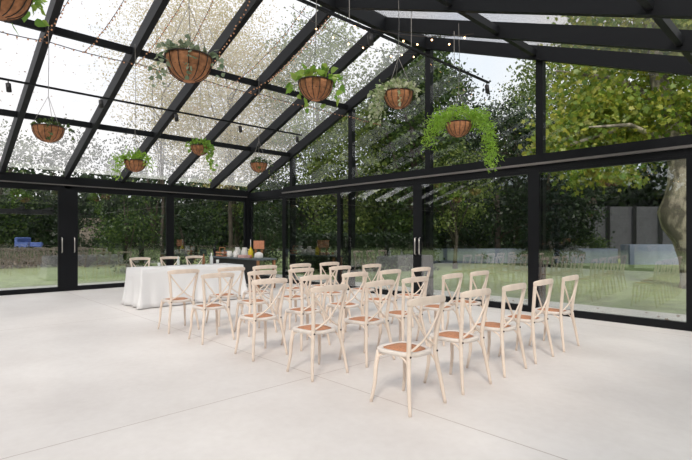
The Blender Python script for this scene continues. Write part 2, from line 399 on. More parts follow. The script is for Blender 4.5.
# ------------------------------------------------------------------ cross-back chair
def make_chair():
    t = empty('dining_chair')
    H = .455
    # seat outline (front = -x)
    def outline(off):
        pts = []
        n = 40
        for i in range(n):
            a = 2*PI*i/n; c, s = math.cos(a), math.sin(a)
            p = 3.2
            x = (abs(c)**(2/p))*(1 if c > 0 else -1)*(.205-off) - .015
            wy = .212 - .052*(x+.215)/.43
            y = (abs(s)**(2/p))*(1 if s > 0 else -1)*(wy-off)
            pts.append((x, y))
        return pts
    o_, i_ = outline(0), outline(.042); n = len(o_)
    vs = [(x, y, H-.032) for x, y in o_] + [(x, y, H-.004) for x, y in o_] + [(x*.985, y*.985, H) for x, y in o_] + [(x, y, H) for x, y in i_] + [(x, y, H-.032) for x, y in i_]
    fs = []
    for r in range(4):
        for k in range(n): fs.append((r*n+k, r*n+(k+1) % n, (r+1)*n+(k+1) % n, (r+1)*n+k))
    for k in range(n): fs.append((4*n+k, 4*n+(k+1) % n, (k+1) % n, k))
    MB().add(vs, fs).build('seat_frame', M['woodpale'], t, True)['label'] = 'pale wooden seat ring'
    m = outline(.040); c2 = outline(.11)
    vs = [(x, y, H-.018) for x, y in m] + [(x, y, H-.003) for x, y in m] + [(x, y, H+.004) for x, y in c2]
    fs = [tuple(range(n))[::-1], tuple(range(2*n, 3*n))]
    for r in range(2):
        for k in range(n): fs.append((r*n+k, r*n+(k+1) % n, (r+1)*n+(k+1) % n, (r+1)*n+k))
    MB().add(vs, fs).build('seat', M['rattan'], t, True)['label'] = 'orange-brown woven rattan seat panel'
    def smooth_path(P, n=14):
        # Catmull-Rom through control points
        P = [Vector(p) for p in P]; Q = [P[0]*2-P[1]] + P + [P[-1]*2-P[-2]]; out = []
        for i in range(1, len(Q)-2):
            for k in range(n):
                u = k/n
                out.append(.5*((2*Q[i]) + (Q[i+1]-Q[i-1])*u + (2*Q[i-1]-5*Q[i]+4*Q[i+1]-Q[i+2])*u*u + (3*Q[i]-Q[i-1]-3*Q[i+1]+Q[i+2])*u**3))
        out.append(P[-1]); return out
    for s in (-1, 1):
        p = smooth_path([(.226, s*.226, 0), (.196, s*.203, .20), (.166, s*.170, .43), (.178, s*.178, .60), (.214, s*.214, .87)], 5)
        MB().tube(p, [.0135+.0055*min(1, i/8) for i in range(len(p))], 8).build('back_post', M['wood'], t, True)
        p = smooth_path([(-.160, s*.165, .435), (-.178, s*.184, .30), (-.183, s*.190, .17), (-.212, s*.207, 0)], 5)
        MB().tube(p, [.021-.0075*i/(len(p)-1) for i in range(len(p))], 8).build('front_leg', M['wood'], t, True)
        # crossing back slats
        p = smooth_path([(.207, s*.200, .838), (.212, s*.105, .705), (.200, -s*.005, .575), (.182, -s*.095, .510), (.170, -s*.158, .480)], 5)
        q = [Vector((v.x + .006*s, v.y, v.z)) for v in p]
        MB().tube(q, .0095, 6).build('cross_brace', M['wood'], t, True)
        # bentwood brackets under the seat
        p = smooth_path([(-.178, s*.184, .30), (-.150, s*.176, .385), (-.075, s*.172, .425)], 4)
        MB().tube(p, .0085, 6).build('corner_brace', M['wood'], t, True)
        p = smooth_path([(.180, s*.188, .30), (.140, s*.166, .385), (.065, s*.166, .425)], 4)
        MB().tube(p, .0085, 6).build('corner_brace', M['wood'], t, True)
        p = smooth_path([(-.178, s*.184, .30), (-.172, s*.150, .385), (-.168, s*.075, .425)], 4)
        MB().tube(p, .0085, 6).build('corner_brace', M['wood'], t, True)
        MB().sphere((.186, s*.170, .437), .009, 6, 4).build('bolt', M['bolt'], t)
    # top rail
    vs = []; fs = []; K = 15
    for i in range(K):
        u = -1 + 2*i/(K-1); y = u*.238; x = .212 + .038*(1-u*u); zc = .868 + .010*(1-u*u); hh = .031*(1-.35*abs(u)**6); th = .0115
        vs += [(x-th, y, zc-hh), (x+th, y, zc-hh), (x+th*1.1, y, zc), (x+th*.8, y, zc+hh), (x-th*.8, y, zc+hh), (x-th*1.1, y, zc)]
    for i in range(K-1):
        for k in range(6): fs.append((i*6+k, i*6+(k+1) % 6, (i+1)*6+(k+1) % 6, (i+1)*6+k))
    fs += [tuple(range(6))[::-1], tuple((K-1)*6+k for k in range(6))]
    bevel(MB().add(vs, fs).build('top_rail', M['wood'], t), .005)
    return t
chair0 = make_chair()
first = [True]
def place_chair(x, y, rz, label, group):
    if first[0]:
        first[0] = False; o = chair0; o.location = (x, y, 0); o.rotation_euler = (0, 0, rz)
    else: o = dup(chair0, (x, y, 0), rz)
    tag(o, label, 'chair', group)
    return o
rows = {11.05: [-5.33, -4.60, -3.87, -3.175, -2.41],
        9.87: [-5.32, -4.60, -3.97, -3.21, -2.54],
        8.84: [-5.33, -4.66, -3.95, -3.24, -2.51],
        7.71: [-5.37, -4.68, -3.98, -3.19, -2.43],
        6.75: [-5.40, -4.63, -4.00, -3.26, -2.57]}
rown = ['row farthest from the white table', 'second row from the back', 'middle row', 'second row from the white table', 'row closest to the white table']
coln = ['at the open-floor end of the', 'second from the open-floor end of the', 'in the middle of the', 'second from the glass gable in the', 'at the glass gable end of the']
for i, (x, ys) in enumerate(rows.items()):
    for j, y in enumerate(ys):
        place_chair(x + rnd.uniform(-.008, .008), y, rnd.uniform(-.03, .03), 'cream cross-back chair %s %s' % (coln[j], rown[i]), 'cross-back chairs set out in five rows')
for j, (x, y) in enumerate(((2.74, -4.42), (2.74, -3.74), (2.72, -3.10))):
    place_chair(x, y, PI + rnd.uniform(-.04, .04), 'cross-back chair behind the white table, %s' % ['at its end by the double door post', 'middle of three', 'nearest the bar table'][j], 'chairs behind the white table')

# ------------------------------------------------------------------ white table
X0, X1, Y0, Y1, TZ = 3.52, 4.36, -5.06, -2.83, .75
tb = empty('trestle_table', ((X0+X1)/2, (Y0+Y1)/2, 0)); tag(tb, 'long trestle table hidden beneath the floor-length white cloth', 'table')
hx, hy_ = (X1-X0)/2, (Y1-Y0)/2
MB().box((-hx+.01, -hy_+.01, TZ-.035), (hx-.01, hy_-.01, TZ-.006)).build('tabletop', M['woodbrown'], tb)
for sx in (-1, 1):
    for sy in (-1, 1): MB().tube([(sx*(hx-.1), sy*(hy_-.15), 0), (sx*(hx-.1), sy*(hy_-.15), TZ-.035)], .02, 8).build('leg', M['black'], tb)
def tablecloth():
    per = []
    n_c = 8; r = .03
    corners = [(X1, Y0, -PI/2), (X1, Y1, 0), (X0, Y1, PI/2), (X0, Y0, PI)]
    cs = [(X1-r, Y0+r), (X1-r, Y1-r), (X0+r, Y1-r), (X0+r, Y0+r)]
    for q in range(4):
        cx, cy = cs[q]; a0 = -PI/2 + q*PI/2
        for k in range(n_c+1):
            a = a0 + PI/2*k/n_c; per.append((cx+r*math.cos(a), cy+r*math.sin(a), math.cos(a), math.sin(a), 1 - abs(2*k/n_c-1)))
        nx, ny = cs[(q+1) % 4]
        L = math.hypot(nx-cx, ny-cy); m_ = int(L/.03); a = a0+PI/2
        for k in range(1, m_):
            u = k/m_; per.append((cx+(nx-cx)*u+r*math.cos(a), cy+(ny-cy)*u+r*math.sin(a), math.cos(a), math.sin(a), 0))
    n = len(per); rows_ = 9; vs = []; s_ = 0
    ph = []
    for i, p in enumerate(per):
        if i: s_ += math.hypot(p[0]-per[i-1][0], p[1]-per[i-1][1])
        ph.append(s_)
    for rI in range(rows_):
        u = rI/(rows_-1); z = TZ + .002 - u*(TZ-.012)
        for i, (x, y, nx, ny, cf) in enumerate(per):
            w = .5+.5*math.sin(ph[i]*21 + 1.5*math.sin(ph[i]*5.1)); w2 = .5+.5*math.sin(ph[i]*9.3+1)
            d = u**.8*(.012 + .040*w*u + .025*w2*u + .085*cf*u) + (.006 if rI else 0)
            vs.append((x+nx*d, y+ny*d, z))
    fs = []
    for rI in range(rows_-1):
        for i in range(n):
            j = (i+1) % n; fs.append((rI*n+j, rI*n+i, (rI+1)*n+i, (rI+1)*n+j))
    fs.append(tuple(range(n)))
    o = MB().add(vs, fs).build('tablecloth', M['cloth'], None, True)
    so = o.modifiers.new('thick', 'SOLIDIFY'); so.thickness = .003; so.offset = 1
    return tag(o, 'floor-length white cloth draped over the long table facing the chair rows', 'tablecloth')
tablecloth()
# things on the white table
def lathe_thing(name, prof, mat, loc, label, cat, group=None, cap=None, capmat=None):
    o = MB().lathe(prof, (0, 0, 0), 14).build(name, mat, None, True, loc); tag(o, label, cat, group)
    if cap: MB().lathe(cap, (0, 0, 0), 10).build('cap', capmat, o, True)
    return o
TT = TZ+.0055
lathe_thing('water_bottle', [(.036, 0), (.038, .02), (.038, .13), (.028, .165), (.014, .19), (.014, .235)], M['clear'], (3.72, -3.28, TT), 'clear glass water bottle near the bar end of the white table', 'bottle', None, [(.016, .232), (.016, .258)], M['white'])
lathe_thing('drinking_glass', [(.028, 0), (.036, .10), (.033, .10), (.026, .008)], M['clear'], (3.78, -3.16, TT), 'clear drinking glass beside the water bottle on the white table', 'glass')
lathe_thing('water_bottle', [(.03, 0), (.031, .02), (.031, .10), (.022, .13), (.012, .15), (.012, .185)], M['clear'], (3.66, -4.03, TT), 'small pale bottle in the middle of the white table', 'bottle', None, [(.013, .183), (.013, .2)], M['white'])
lathe_thing('drinking_glass', [(.026, 0), (.033, .085), (.03, .085), (.024, .008)], M['clear'], (3.85, -4.52, TT), 'clear drinking glass at the open-floor end of the white table', 'glass')
lathe_thing('beer_bottle', [(.032, 0), (.033, .13), (.014, .19), (.014, .235)], M['woodbrown'], (3.62, -3.42, TT), 'small brown bottle just left of the water bottle on the white table', 'bottle')
for k, (x, y, lab) in enumerate(((3.95, -4.55, 'open-floor end'), (3.9, -3.9, 'middle'), (3.98, -3.2, 'bar end'))):
    o = bevel(MB().box((-.09, -.13, 0), (.09, .13, .012)).build('notepad', M['white'], None, False, (x, y, TT)), .002); o.rotation_euler = (0, 0, .2*k-.2)
    tag(o, 'white paper pad lying at the %s of the white table' % lab, 'notepad', 'paper pads on the white table')

# ------------------------------------------------------------------ bar table in the corner
bt = empty('console_table', (1.80, -1.38, 0)); tag(bt, 'dark slate console table standing in the glass corner with cups and bottles', 'table')
bevel(MB().box((-1.34, -.30, .76), (1.34, .30, .80)).build('tabletop', M['slate'], bt), .005)
for sx in (-1, 1):
    for sy in (-1, 1): MB().box((sx*1.28-.03, sy*.25-.03, 0), (sx*1.28+.03, sy*.25+.03, .76)).build('leg', M['woodbrown'], bt)
MB().box((-1.25, -.22, .10), (1.25, -.20, .76)).build('front_panel', M['black'], bt)
MB().box((-1.25, -.19, .30), (1.25, .25, .33)).build('shelf', M['black'], bt)
BZ = .8005
def on(x, y=-1.5): return (x, y, BZ)
# wooden crate tower
ct = empty('wooden_crate', on(.96, -1.5)); tag(ct, 'two-tier brown wooden crate of pale saucers on the bar table', 'crate')
for z in (0, .085):
    b = MB().box((-.16, -.12, z), (.16, .12, z+.015)); b.box((-.16, -.12, z), (.16, -.105, z+.05)); b.box((-.16, .105, z), (.16, .12, z+.05)); b.build('tier', M['woodorange'], ct)
    MB().lathe([(.05, z+.017), (.09, z+.035), (.085, z+.035), (.045, z+.022)], (.0, 0, 0), 14).build('saucer', M['white'], ct, True)
for sx in (-1, 1): MB().box((sx*.15-.012, -.012, 0), (sx*.15+.012, .012, .27)).build('upright', M['woodbrown'], ct)
MB().box((-.16, -.012, .25), (.16, .012, .275)).build('carry_bar', M['woodbrown'], ct)
def mug(loc, rz, label, big=1., group='white cups on the bar table'):
    o = MB().lathe([(.042*big, 0), (.048*big, .02*big), (.048*big, .11*big), (.043*big, .11*big), (.040*big, .012*big)], (0, 0, 0), 14).build('coffee_cup', M['white'], None, True, loc)
    o.rotation_euler = (0, 0, rz); tag(o, label, 'cup', group)
    MB().tube([(.046*big, 0, .03*big), (.078*big, 0, .04*big), (.08*big, 0, .075*big), (.046*big, 0, .09*big)], .007, 6).build('handle', M['white'], o, True)
mug(on(1.38), 2.6, 'white cup on the bar table, nearest the wooden crate', 1.5)
mug(on(1.56, -1.6), .4, 'white cup on the bar table, second from the wooden crate', 1.4)
mug(on(1.76), 2.9, 'white cup on the bar table, third from the wooden crate', 1.5)
mug(on(1.93, -1.62), .2, 'white cup on the bar table, beside the pink card box', 1.3)
jug = lathe_thing('milk_jug', [(.08, 0), (.095, .07), (.09, .17), (.06, .23), (.07, .27), (.06, .27), (.05, .22)], M['white'], on(1.42, -1.26), 'tall white jug behind the cups on the bar table', 'jug', 'white jugs on the bar table')
MB().tube([(.08, 0, .08), (.15, 0, .11), (.15, 0, .20), (.06, 0, .235)], .011, 6).build('handle', M['white'], jug, True)
j2 = dup(jug, on(1.84, -1.28), 1.); j2['label'] = 'tall white jug behind the pink card box on the bar table'
pk = bevel(MB().box((-.17, -.09, 0), (.17, .09, .075)).build('card_box', M['pink'], None, False, on(2.24, -1.54)), .004); tag(pk, 'low pink card box below the yellow bottle on the bar table', 'box')
lathe_thing('pump_bottle', [(.07, 0), (.075, .02), (.075, .16), (.05, .22), (.02, .26), (.02, .29)], M['yellow'], on(2.20, -1.30), 'yellow bottle with a tall thin spout on the bar table', 'bottle', None, [(.014, .28), (.008, .50)], M['white'])
bd = empty('menu_board', on(2.52, -1.24)); tag(bd, 'orange-brown wooden board standing upright on the bar table', 'board')
bevel(MB().box((-.25, -.012, .24), (.25, .012, .47)).build('panel', M['woodorange'], bd), .004)
for sx in (-1, 1): MB().box((sx*.15-.012, -.03, 0), (sx*.15+.012, .03, .23)).build('foot', M['woodbrown'], bd)
lathe_thing('candle_jar', [(.03, 0), (.032, .08), (.03, .085)], M['woodorange'], on(2.62, -1.56), 'small amber candle jar in front of the wooden board', 'candle')
bx2 = MB().lathe([(.095, 0), (.115, .03), (.115, .12), (.07, .155), (.02, .17)], (0, 0, 0), 16).build('sugar_bowl', M['white'], None, True, on(2.92, -1.5)); tag(bx2, 'lidded white sugar bowl at the open end of the bar table', 'bowl')
lathe_thing('wine_bottle', [(.042, 0), (.045, .02), (.045, .20), (.03, .25), (.016, .28), (.016, .34)], M['darkbottle'], on(.62, -1.56), 'black bottle on the bar table beside the wooden crate', 'bottle')
tn = bevel(MB().box((-.10, -.07, 0), (.10, .07, .14)).build('storage_tin', M['bluegrey'], None, False, on(.72, -1.26)), .01); tag(tn, 'blue-grey tin behind the black bottle on the bar table', 'tin'); MB().box((-.104, -.074, .14), (.104, .074, .17)).build('lid', M['slate'], tn)

# ------------------------------------------------------------------ track lights
def track(x, z, y0, y1, spots, label, susp=None):
    t = empty('track_light', (x, y0, z)); tag(t, label, 'track light')
    MB().box((-.017, 0, 0), (.017, y1-y0, .034)).build('rail', M['steel'], t)
    for y in spots:
        h = MB().tube([(0, y-y0, -.001), (0, y-y0, -.06)], .009, 6)
        so = h.build('spot_stem', M['black'], t)
        MB().tube([(0, y-y0, -.045), (.012, y-y0+.012, -.19)], .04, 12).build('spot_head', M['black'], so, True)
    if susp:
        for y in susp: MB().tube([(0, y-y0, .034), (0, y-y0, zr(x)+.03-z)], .0055, 6).build('suspension_rod', M['cord'], t)
    return t
track(3.6, 4.085, -9.5, -.6, [-8.6, -7.04, -5.56, -4.05, -2.47, -.75], 'slim black light track with spots under the rafters above the white table', None)
for k in range(1, 8): pass
track(8.98, 4.27, -9.5, -.34, [-8.2, -6.0, -3.6, -.42], 'black light track hung on thin rods below the far slope', [-8.0, -6.67, -5.33, -4.0, -2.67, -1.5])

# ------------------------------------------------------------------ fairy lights
bulb_me = {}
def fairy(name, pts, nb, r, mat, label, group, wr=.005, drop=.025, key='a'):
    t = MB().tube(pts, wr, 5, False).build(name, M['wire']); tag(t, label, 'string lights', group)
    if (key, r) not in bulb_me:
        b = MB(); b.sphere((0, 0, 0), r, 6, 4); bo = b.build('bulb', mat, t, True); bulb_me[(key, r)] = bo
        free = bo
    else: free = None
    pv = [Vector(p) for p in pts]; seg = [0]
    for i in range(1, len(pv)): seg.append(seg[-1]+(pv[i]-pv[i-1]).length)
    for k in range(nb):
        s = seg[-1]*(k+.5)/nb
        i = max(j for j in range(len(seg)) if seg[j] <= s); i = min(i, len(pv)-2)
        p = pv[i].lerp(pv[i+1], (s-seg[i])/max(1e-6, seg[i+1]-seg[i]))
        p = p + Vector((rnd.uniform(-.018, .018), rnd.uniform(-.018, .018), -drop*rnd.uniform(.3, 1)))
        if free: o = free; free = None
        else: o = bulb_me[(key, r)].copy(); C.objects.link(o); o.parent = t
        o.location = p
def sag(a, b, d, n=12):
    a, b = Vector(a), Vector(b); return [a.lerp(b, i/n) - Vector((0, 0, d*4*(i/n)*(1-i/n))) for i in range(n+1)]
bot = [-7.6, -6.83, -6.2, -5.38, -4.75, -4.2, -3.6, -3.1]
top = [-7.2, -6.5, -5.9, -5.2, -4.85, -4.3, -3.3, -2.7]
for i in range(8):
    fairy('fairy_light_string', sag((4.95, bot[i], 4.42), (7.18, top[i], 5.38), .16), 30, .014, M['bulbdim'], 'fairy light string rising to the ridge, %s from the open end' % ORD[i], 'fairy light strings below the glass roof', key='d')
w = []
for k in range(8):
    w += sag((4.95, -9.34+1.334*k, 4.45), (4.95, -9.34+1.334*(k+1), 4.45), .03, 5)[:5]
w.append(Vector((4.95, 0, 4.45)))
fairy('fairy_light_string', w, 90, .014, M['bulbdim'], 'long fairy light wire strung level below the rafters near the upper purlin', None, wr=.008, key='d')
# wire hooks carrying that long wire are the rafters themselves; the warm festoon on the ridge
fairy('festoon_string', sag((7.10, -3.6, 5.30), (7.18, -.12, 5.42), .25, 14), 9, .016, M['bulb'], 'warm glowing festoon string hung along the ridge beam', None, drop=.12, key='w')
fairy('festoon_string', sag((7.3, -2.40, 5.36), (9.6, -1.9, 4.55), .14, 14), 9, .016, M['bulb'], 'warm glowing festoon string across the far slope beside the thick rafter', None, drop=.15, key='w')
fairy('festoon_string', sag((5.2, -2.72, 4.70), (7.15, -2.72, 5.42), .05, 14), 30, .014, M['bulbdim'], 'string of small bulbs wound along the third rafter above the table', None, key='d')

# ------------------------------------------------------------------ leaves
KITE = np.array([(0, 0, 0), (.32, .45, .05), (0, 1, 0), (-.32, .45, .05)])
HEART = np.array([(0, 0, 0), (.34, .12, .04), (.40, .42, .05), (0, 1.05, -.04), (-.40, .42, .05), (-.34, .12, .04)])
LOBED = np.array([(0, 0, 0), (.42, .08, 0), (.30, .32, .03), (.62, .55, 0), (.26, .60, .03), (0, 1.05, -.05), (-.26, .60, .03), (-.62, .55, 0), (-.30, .32, .03), (-.42, .08, 0)])
BLADE = np.array([(-.05, 0, 0), (.05, 0, 0), (.06, .55, .03), (0, 1, -.03), (-.06, .55, .03)])
def leaf_obj(name, P, D, size, mat, parent=None, shape=KITE, seed=1, jitter=.35):
    """P: leaf bases, D: preferred growth direction (or None)."""
    g = np.random.default_rng(seed); n = len(P); k = len(shape)
    d = g.normal(size=(n, 3)); d /= np.linalg.norm(d, axis=1)[:, None]
    if D is not None: d = D + d*jitter*2; d /= np.linalg.norm(d, axis=1)[:, None]
    a = g.normal(size=(n, 3)); s = np.cross(d, a); s /= np.linalg.norm(s, axis=1)[:, None]; u = np.cross(s, d)
    sz = size*g.uniform(.65, 1.3, size=n)
    V = P[:, None, :] + sz[:, None, None]*(shape[None, :, 0, None]*s[:, None, :] + shape[None, :, 1, None]*d[:, None, :] + shape[None, :, 2, None]*u[:, None, :])
    V = V.reshape(-1, 3)
    me = bpy.data.meshes.new(name); me.vertices.add(n*k); me.loops.add(n*k); me.polygons.add(n)
    me.vertices.foreach_set('co', V.ravel().astype(np.float32)); me.loops.foreach_set('vertex_index', np.arange(n*k, dtype=np.int32))
    me.polygons.foreach_set('loop_start', np.arange(0, n*k, k, dtype=np.int32))
    me.update(calc_edges=True); me.validate(); me.materials.append(mat)
    o = bpy.data.objects.new(name, me); C.objects.link(o)
    if parent: o.parent = parent
    return o

# ------------------------------------------------------------------ hanging baskets
def basket(loc, R, style, label, seed, hang_z):
    g = np.random.default_rng(seed); rr = random.Random(seed)
    t = empty('hanging_basket', loc); tag(t, label, 'hanging plant', 'hanging baskets below the glass roof')
    Hb = R*1.08
    prof = [(.02, -Hb)] + [(R*math.sin(a*PI/2/8)**.85, -Hb*math.cos(a*PI/2/8)) for a in range(1, 9)]
    inner = [(R*.9, -.01), (R*.3, -.05), (.01, -.05)]
    MB().lathe(prof + inner, (0, 0, 0), 24).build('coir_liner', M['coir'], t, True)
    wf = MB()
    for k in range(14):
        a = 2*PI*k/14
        wf.tube([((r+.004)*math.cos(a), (r+.004)*math.sin(a), z) for r, z in prof[1:]], .0042, 5)
    for rr_, z in ((R+.006, 0), (R*.86, -Hb*.48)):
        wf.tube([(rr_*math.cos(2*PI*k/28), rr_*math.sin(2*PI*k/28), z) for k in range(29)], .006, 5, False)
    wf.build('wire_frame', M['wire'], t, True)
    ap = .48
    for k in range(3):
        a = 2*PI*k/3+.5
        MB().tube([(R*math.cos(a), R*math.sin(a), 0), (0, 0, ap)], .0035, 5).build('chain', M['cord'], t)
    MB().tube([(0, 0, ap), (.01, .005, ap+(hang_z-loc[2]-ap)*.5), (0, 0, hang_z-loc[2])], .0045, 5).build('hanging_cord', M['cord'], t)
    P = []; D = []
    def strand(az, length, r0, droop, n, spread=.025):
        # trailing stem: out over the rim then down
        for i in range(n):
            u = (i+rr.random())/n; s = u*length
            out = r0 + min(s, droop)*.55 if s < droop else r0 + droop*.55 + (s-droop)*.08
            zz = .06 - max(0, s-droop*.5)
            P.append((out*math.cos(az)+rr.gauss(0, spread), out*math.sin(az)+rr.gauss(0, spread), zz+rr.gauss(0, spread)))
            D.append((math.cos(az)*.6, math.sin(az)*.6, -.5))
    def dome(n, h, rad):
        for i in range(n):
            a = rr.uniform(0, 2*PI); q = math.sqrt(rr.random())*rad; z = h*(1-(q/rad)**2)*rr.uniform(.3, 1)+.01
            P.append((q*math.cos(a), q*math.sin(a), z)); D.append((math.cos(a)*.8, math.sin(a)*.8, .5))
    view = math.atan2(-8.38-loc[1], 13.53-loc[0])
    side = lambda a: abs((a-view+PI) % (2*PI)-PI) > .75       # keeps the front of the bowl clear
    if style == 'pothos':
        dome(60, .15, R*1.1)
        for a in np.linspace(0, 2*PI, 12)[:-1]:
            strand(a+rr.uniform(-.2, .2), rr.choice([.2, .28, .36]) if side(a) else .10, R*.97, .12, 7 if side(a) else 3)
        leaf_obj('foliage', np.array(P), np.array(D), .085, LV['pothos'], t, HEART, seed, .4)
    elif style == 'pothoslong':
        dome(70, .13, R*1.1)
        for a in (view+1.3, view+1.0, view+.75, view+.5): strand(a, rr.choice([.45, .6, .75]), R*.8, .14, 18)
        for a in np.linspace(0, 2*PI, 8)[:-1]:
            if side(a): strand(a, .2, R*.95, .1, 7)
        leaf_obj('foliage', np.array(P), np.array(D), .075, LV['pothos'], t, HEART, seed, .4)
    elif style == 'fern':
        dome(620, .25, R*1.35)
        for a in np.linspace(0, 2*PI, 26)[:-1]:
            if side(a): strand(a+rr.uniform(-.1, .1), rr.uniform(.25, .42), R*1.0, .26, 60, .04)
        for a in (view+1.35, view+1.6, view+1.2, view+1.5): strand(a, .98, R*1.25, .36, 230, .05)
        for a in (view-1.35, view-1.6, view-1.2): strand(a, .66, R*1.25, .36, 150, .055)
        P = [(x, y, z+.05) for x, y, z in P]
        leaf_obj('foliage', np.array(P), np.array(D), .06, LV['lime'], t, BLADE*np.array([1.7, 1, 1]), seed, .7)
    elif style == 'limefern':
        dome(260, .19, R*1.2)
        for a in np.linspace(0, 2*PI, 14)[:-1]:
            if side(a): strand(a, .22, R*.98, .15, 22, .04)
        for a in (view-1.2, view-1.0, view-1.5): strand(a, .42, R, .2, 50, .05)
        leaf_obj('foliage', np.array(P), np.array(D), .065, LV['lime'], t, BLADE*np.array([2.2, 1, 1]), seed, .7)
    elif style == 'varieg':
        dome(210, .18, R*1.2)
        for a in np.linspace(0, 2*PI, 12)[:-1]:
            if side(a): strand(a, .16, R*.98, .12, 12)
        for a in (view-1.25, view-1.05, view-1.5, view-1.8): strand(a, .5, R, .16, 46, .05)
        strand(view+.05, .34, R*1.0, .06, 22, .012)
        leaf_obj('foliage', np.array(P), np.array(D), .05, LV['varieg'], t, HEART, seed, .5)
    else:   # grey ivy
        dome(110, .13, R*.95)
        strand(view, .36, R*.98, .07, 20, .016)
        if style == 'greyivy':
            strand(view-.9, .42, R*.95, .1, 20, .03); strand(view-1.2, .5, R*.95, .1, 20, .03); strand(view+1.2, .3, R, .1, 12, .02)
        else: strand(view+1.3, .36, R*1.05, .12, 16, .02)
        leaf_obj('foliage', np.array(P), np.array(D), .05, LV['greyivy' if style == 'greyivy' else 'green'], t, HEART, seed, .5)
    return t
BK = [((9.34, -7.88, 3.19), .21, 'pothos', 'hanging basket of broad green leaves at the top left corner'),
      ((9.4, -6.46, 3.03), .205, 'greyivy', 'large brown hanging basket with thin grey-green ivy trailing over its front'),
      ((9.4, -4.94, 3.15), .195, 'pothos', 'hanging basket of bright broad leaves before the fourth rafter'),
      ((9.4, -3.48, 3.34), .20, 'varieg', 'hanging basket of cream variegated ivy spilling from one side'),
      ((9.4, -2.01, 3.17), .20, 'fern', 'hanging basket of fluffy lime green fern before the gable'),
      ((5.08, -6.73, 3.08), .215, 'ivy', 'hanging basket with sparse leaves and one trailing strand, nearest the left frame edge'),
      ((5.08, -5.43, 2.70), .175, 'limefern', 'low hanging basket of yellow-green fern above the white table'),
      ((5.08, -4.23, 3.12), .165, 'pothoslong', 'hanging basket with long green trailing stems, second from the corner'),
      ((5.08, -2.90, 2.93), .175, 'ivy', 'small distant hanging basket closest to the glass corner')]
for i, (l, R, st, lab) in enumerate(BK): basket(l, R, st, lab, 40+i, zr(l[0])+.02)

# ------------------------------------------------------------------ outdoors
struct('', MB().box((-70, -70, -.40), (80, 80, -.03)), M['grass'], 'green lawn around the glasshouse', 'lawn', 'lawn')
struct('', MB().box((-2.0, YB-2, -.32), (W+2, 1.75, -.012)), M['apron'], 'pale paved strip around the outside of the glass walls', 'paving', 'terrace')
def bar_wall(p, q, h, th, mat, name, label, cat):
    p, q = Vector((p[0], p[1], 0)), Vector((q[0], q[1], 0)); d = (q-p).normalized(); s = Vector((-d.y, d.x, 0))
    return struct('', MB().beam((p.x, p.y, -.1), (q.x, q.y, -.1), s, (0, 0, 1), th, h+.1), mat, label, cat, name)
bar_wall((-1.9, 11.7), (5.3, 19.3), .74, .5, M['rendered'], 'garden_wall', 'long low pale blue garden wall at the end of the lawn', 'wall')
bar_wall((6.0, 18.5), (7.9, 20.5), .98, .8, M['rendered'], 'planter_wall', 'pale raised planter block left of the plane tree', 'planter')
bar_wall((1.2, 22.3), (11.5, 32.8), 3.3, .25, M['greywall'], 'boundary_wall', 'tall grey boundary wall with black posts behind the lawn', 'wall')
d_ = Vector((.7, .714, 0))
for k in range(7):
    p = Vector((1.7, 22.3, 0)) + d_*(.9+1.65*k)
    struct('trim', MB().box((p.x-.08, p.y-.08, -.1), (p.x+.08, p.y+.08, 3.35)), M['black'], '%s black post of the grey boundary wall' % ORD[k], 'post')
# stone wall and black pergola beyond the left doors
bar_wall((-17.9, -1.6), (-16.2, .3), 2.45, .4, M['stone'], 'stone_wall', 'pinkish rubble stone wall beyond the left glass doors', 'wall')
pg = empty('pergola', (-13.6, -4.0, 0)); tag(pg, 'black timber pergola frame on the lawn beyond the left doors', 'pergola')
for x, y in ((-1.6, -5.2), (-1.6, -1.8), (-1.6, 2.6), (1.2, 5.2)):
    MB().box((x-.09, y-.09, -.05), (x+.09, y+.09, 2.7)).build('post', M['black'], pg)
MB().box((-1.75, -6.5, 2.55), (-1.45, 3.2, 2.78)).build('beam', M['black'], pg)
MB().box((-3.6, -6.5, 2.6), (-3.4, 3.2, 2.75)).build('beam', M['black'], pg)
for k in range(8): MB().box((-3.7, -6.2+k*1.25, 2.78), (-1.2, -6.12+k*1.25, 2.92)).build('rafter', M['black'], pg)
ac = empty('armchair', (-14.7, -3.7, .47), .6); tag(ac, 'blue fabric armchair on a raised terrace beyond the leftmost door', 'chair')
struct('', MB().box((-16.4, -6.2, -.1), (-13.2, -1.9, .47)), M['stone'], 'raised stone terrace block beyond the leftmost glass door', 'terrace', 'terrace')
bevel(MB().box((-.38, -.38, .16), (.38, .38, .44)).build('seat', M['blue'], ac), .06, 3)
bevel(MB().box((-.46, -.44, .16), (-.28, .44, .88)).build('backrest', M['blue'], ac), .07, 3)
for s in (-1, 1): bevel(MB().box((-.38, s*.40-.08, .16), (.40, s*.40+.08, .62)).build('armrest', M['blue'], ac), .06, 3)
for sx in (-.3, .3):
    for sy in (-.34, .34): MB().tube([(sx, sy, 0), (sx, sy, .17)], .022, 8).build('leg', M['woodbrown'], ac)

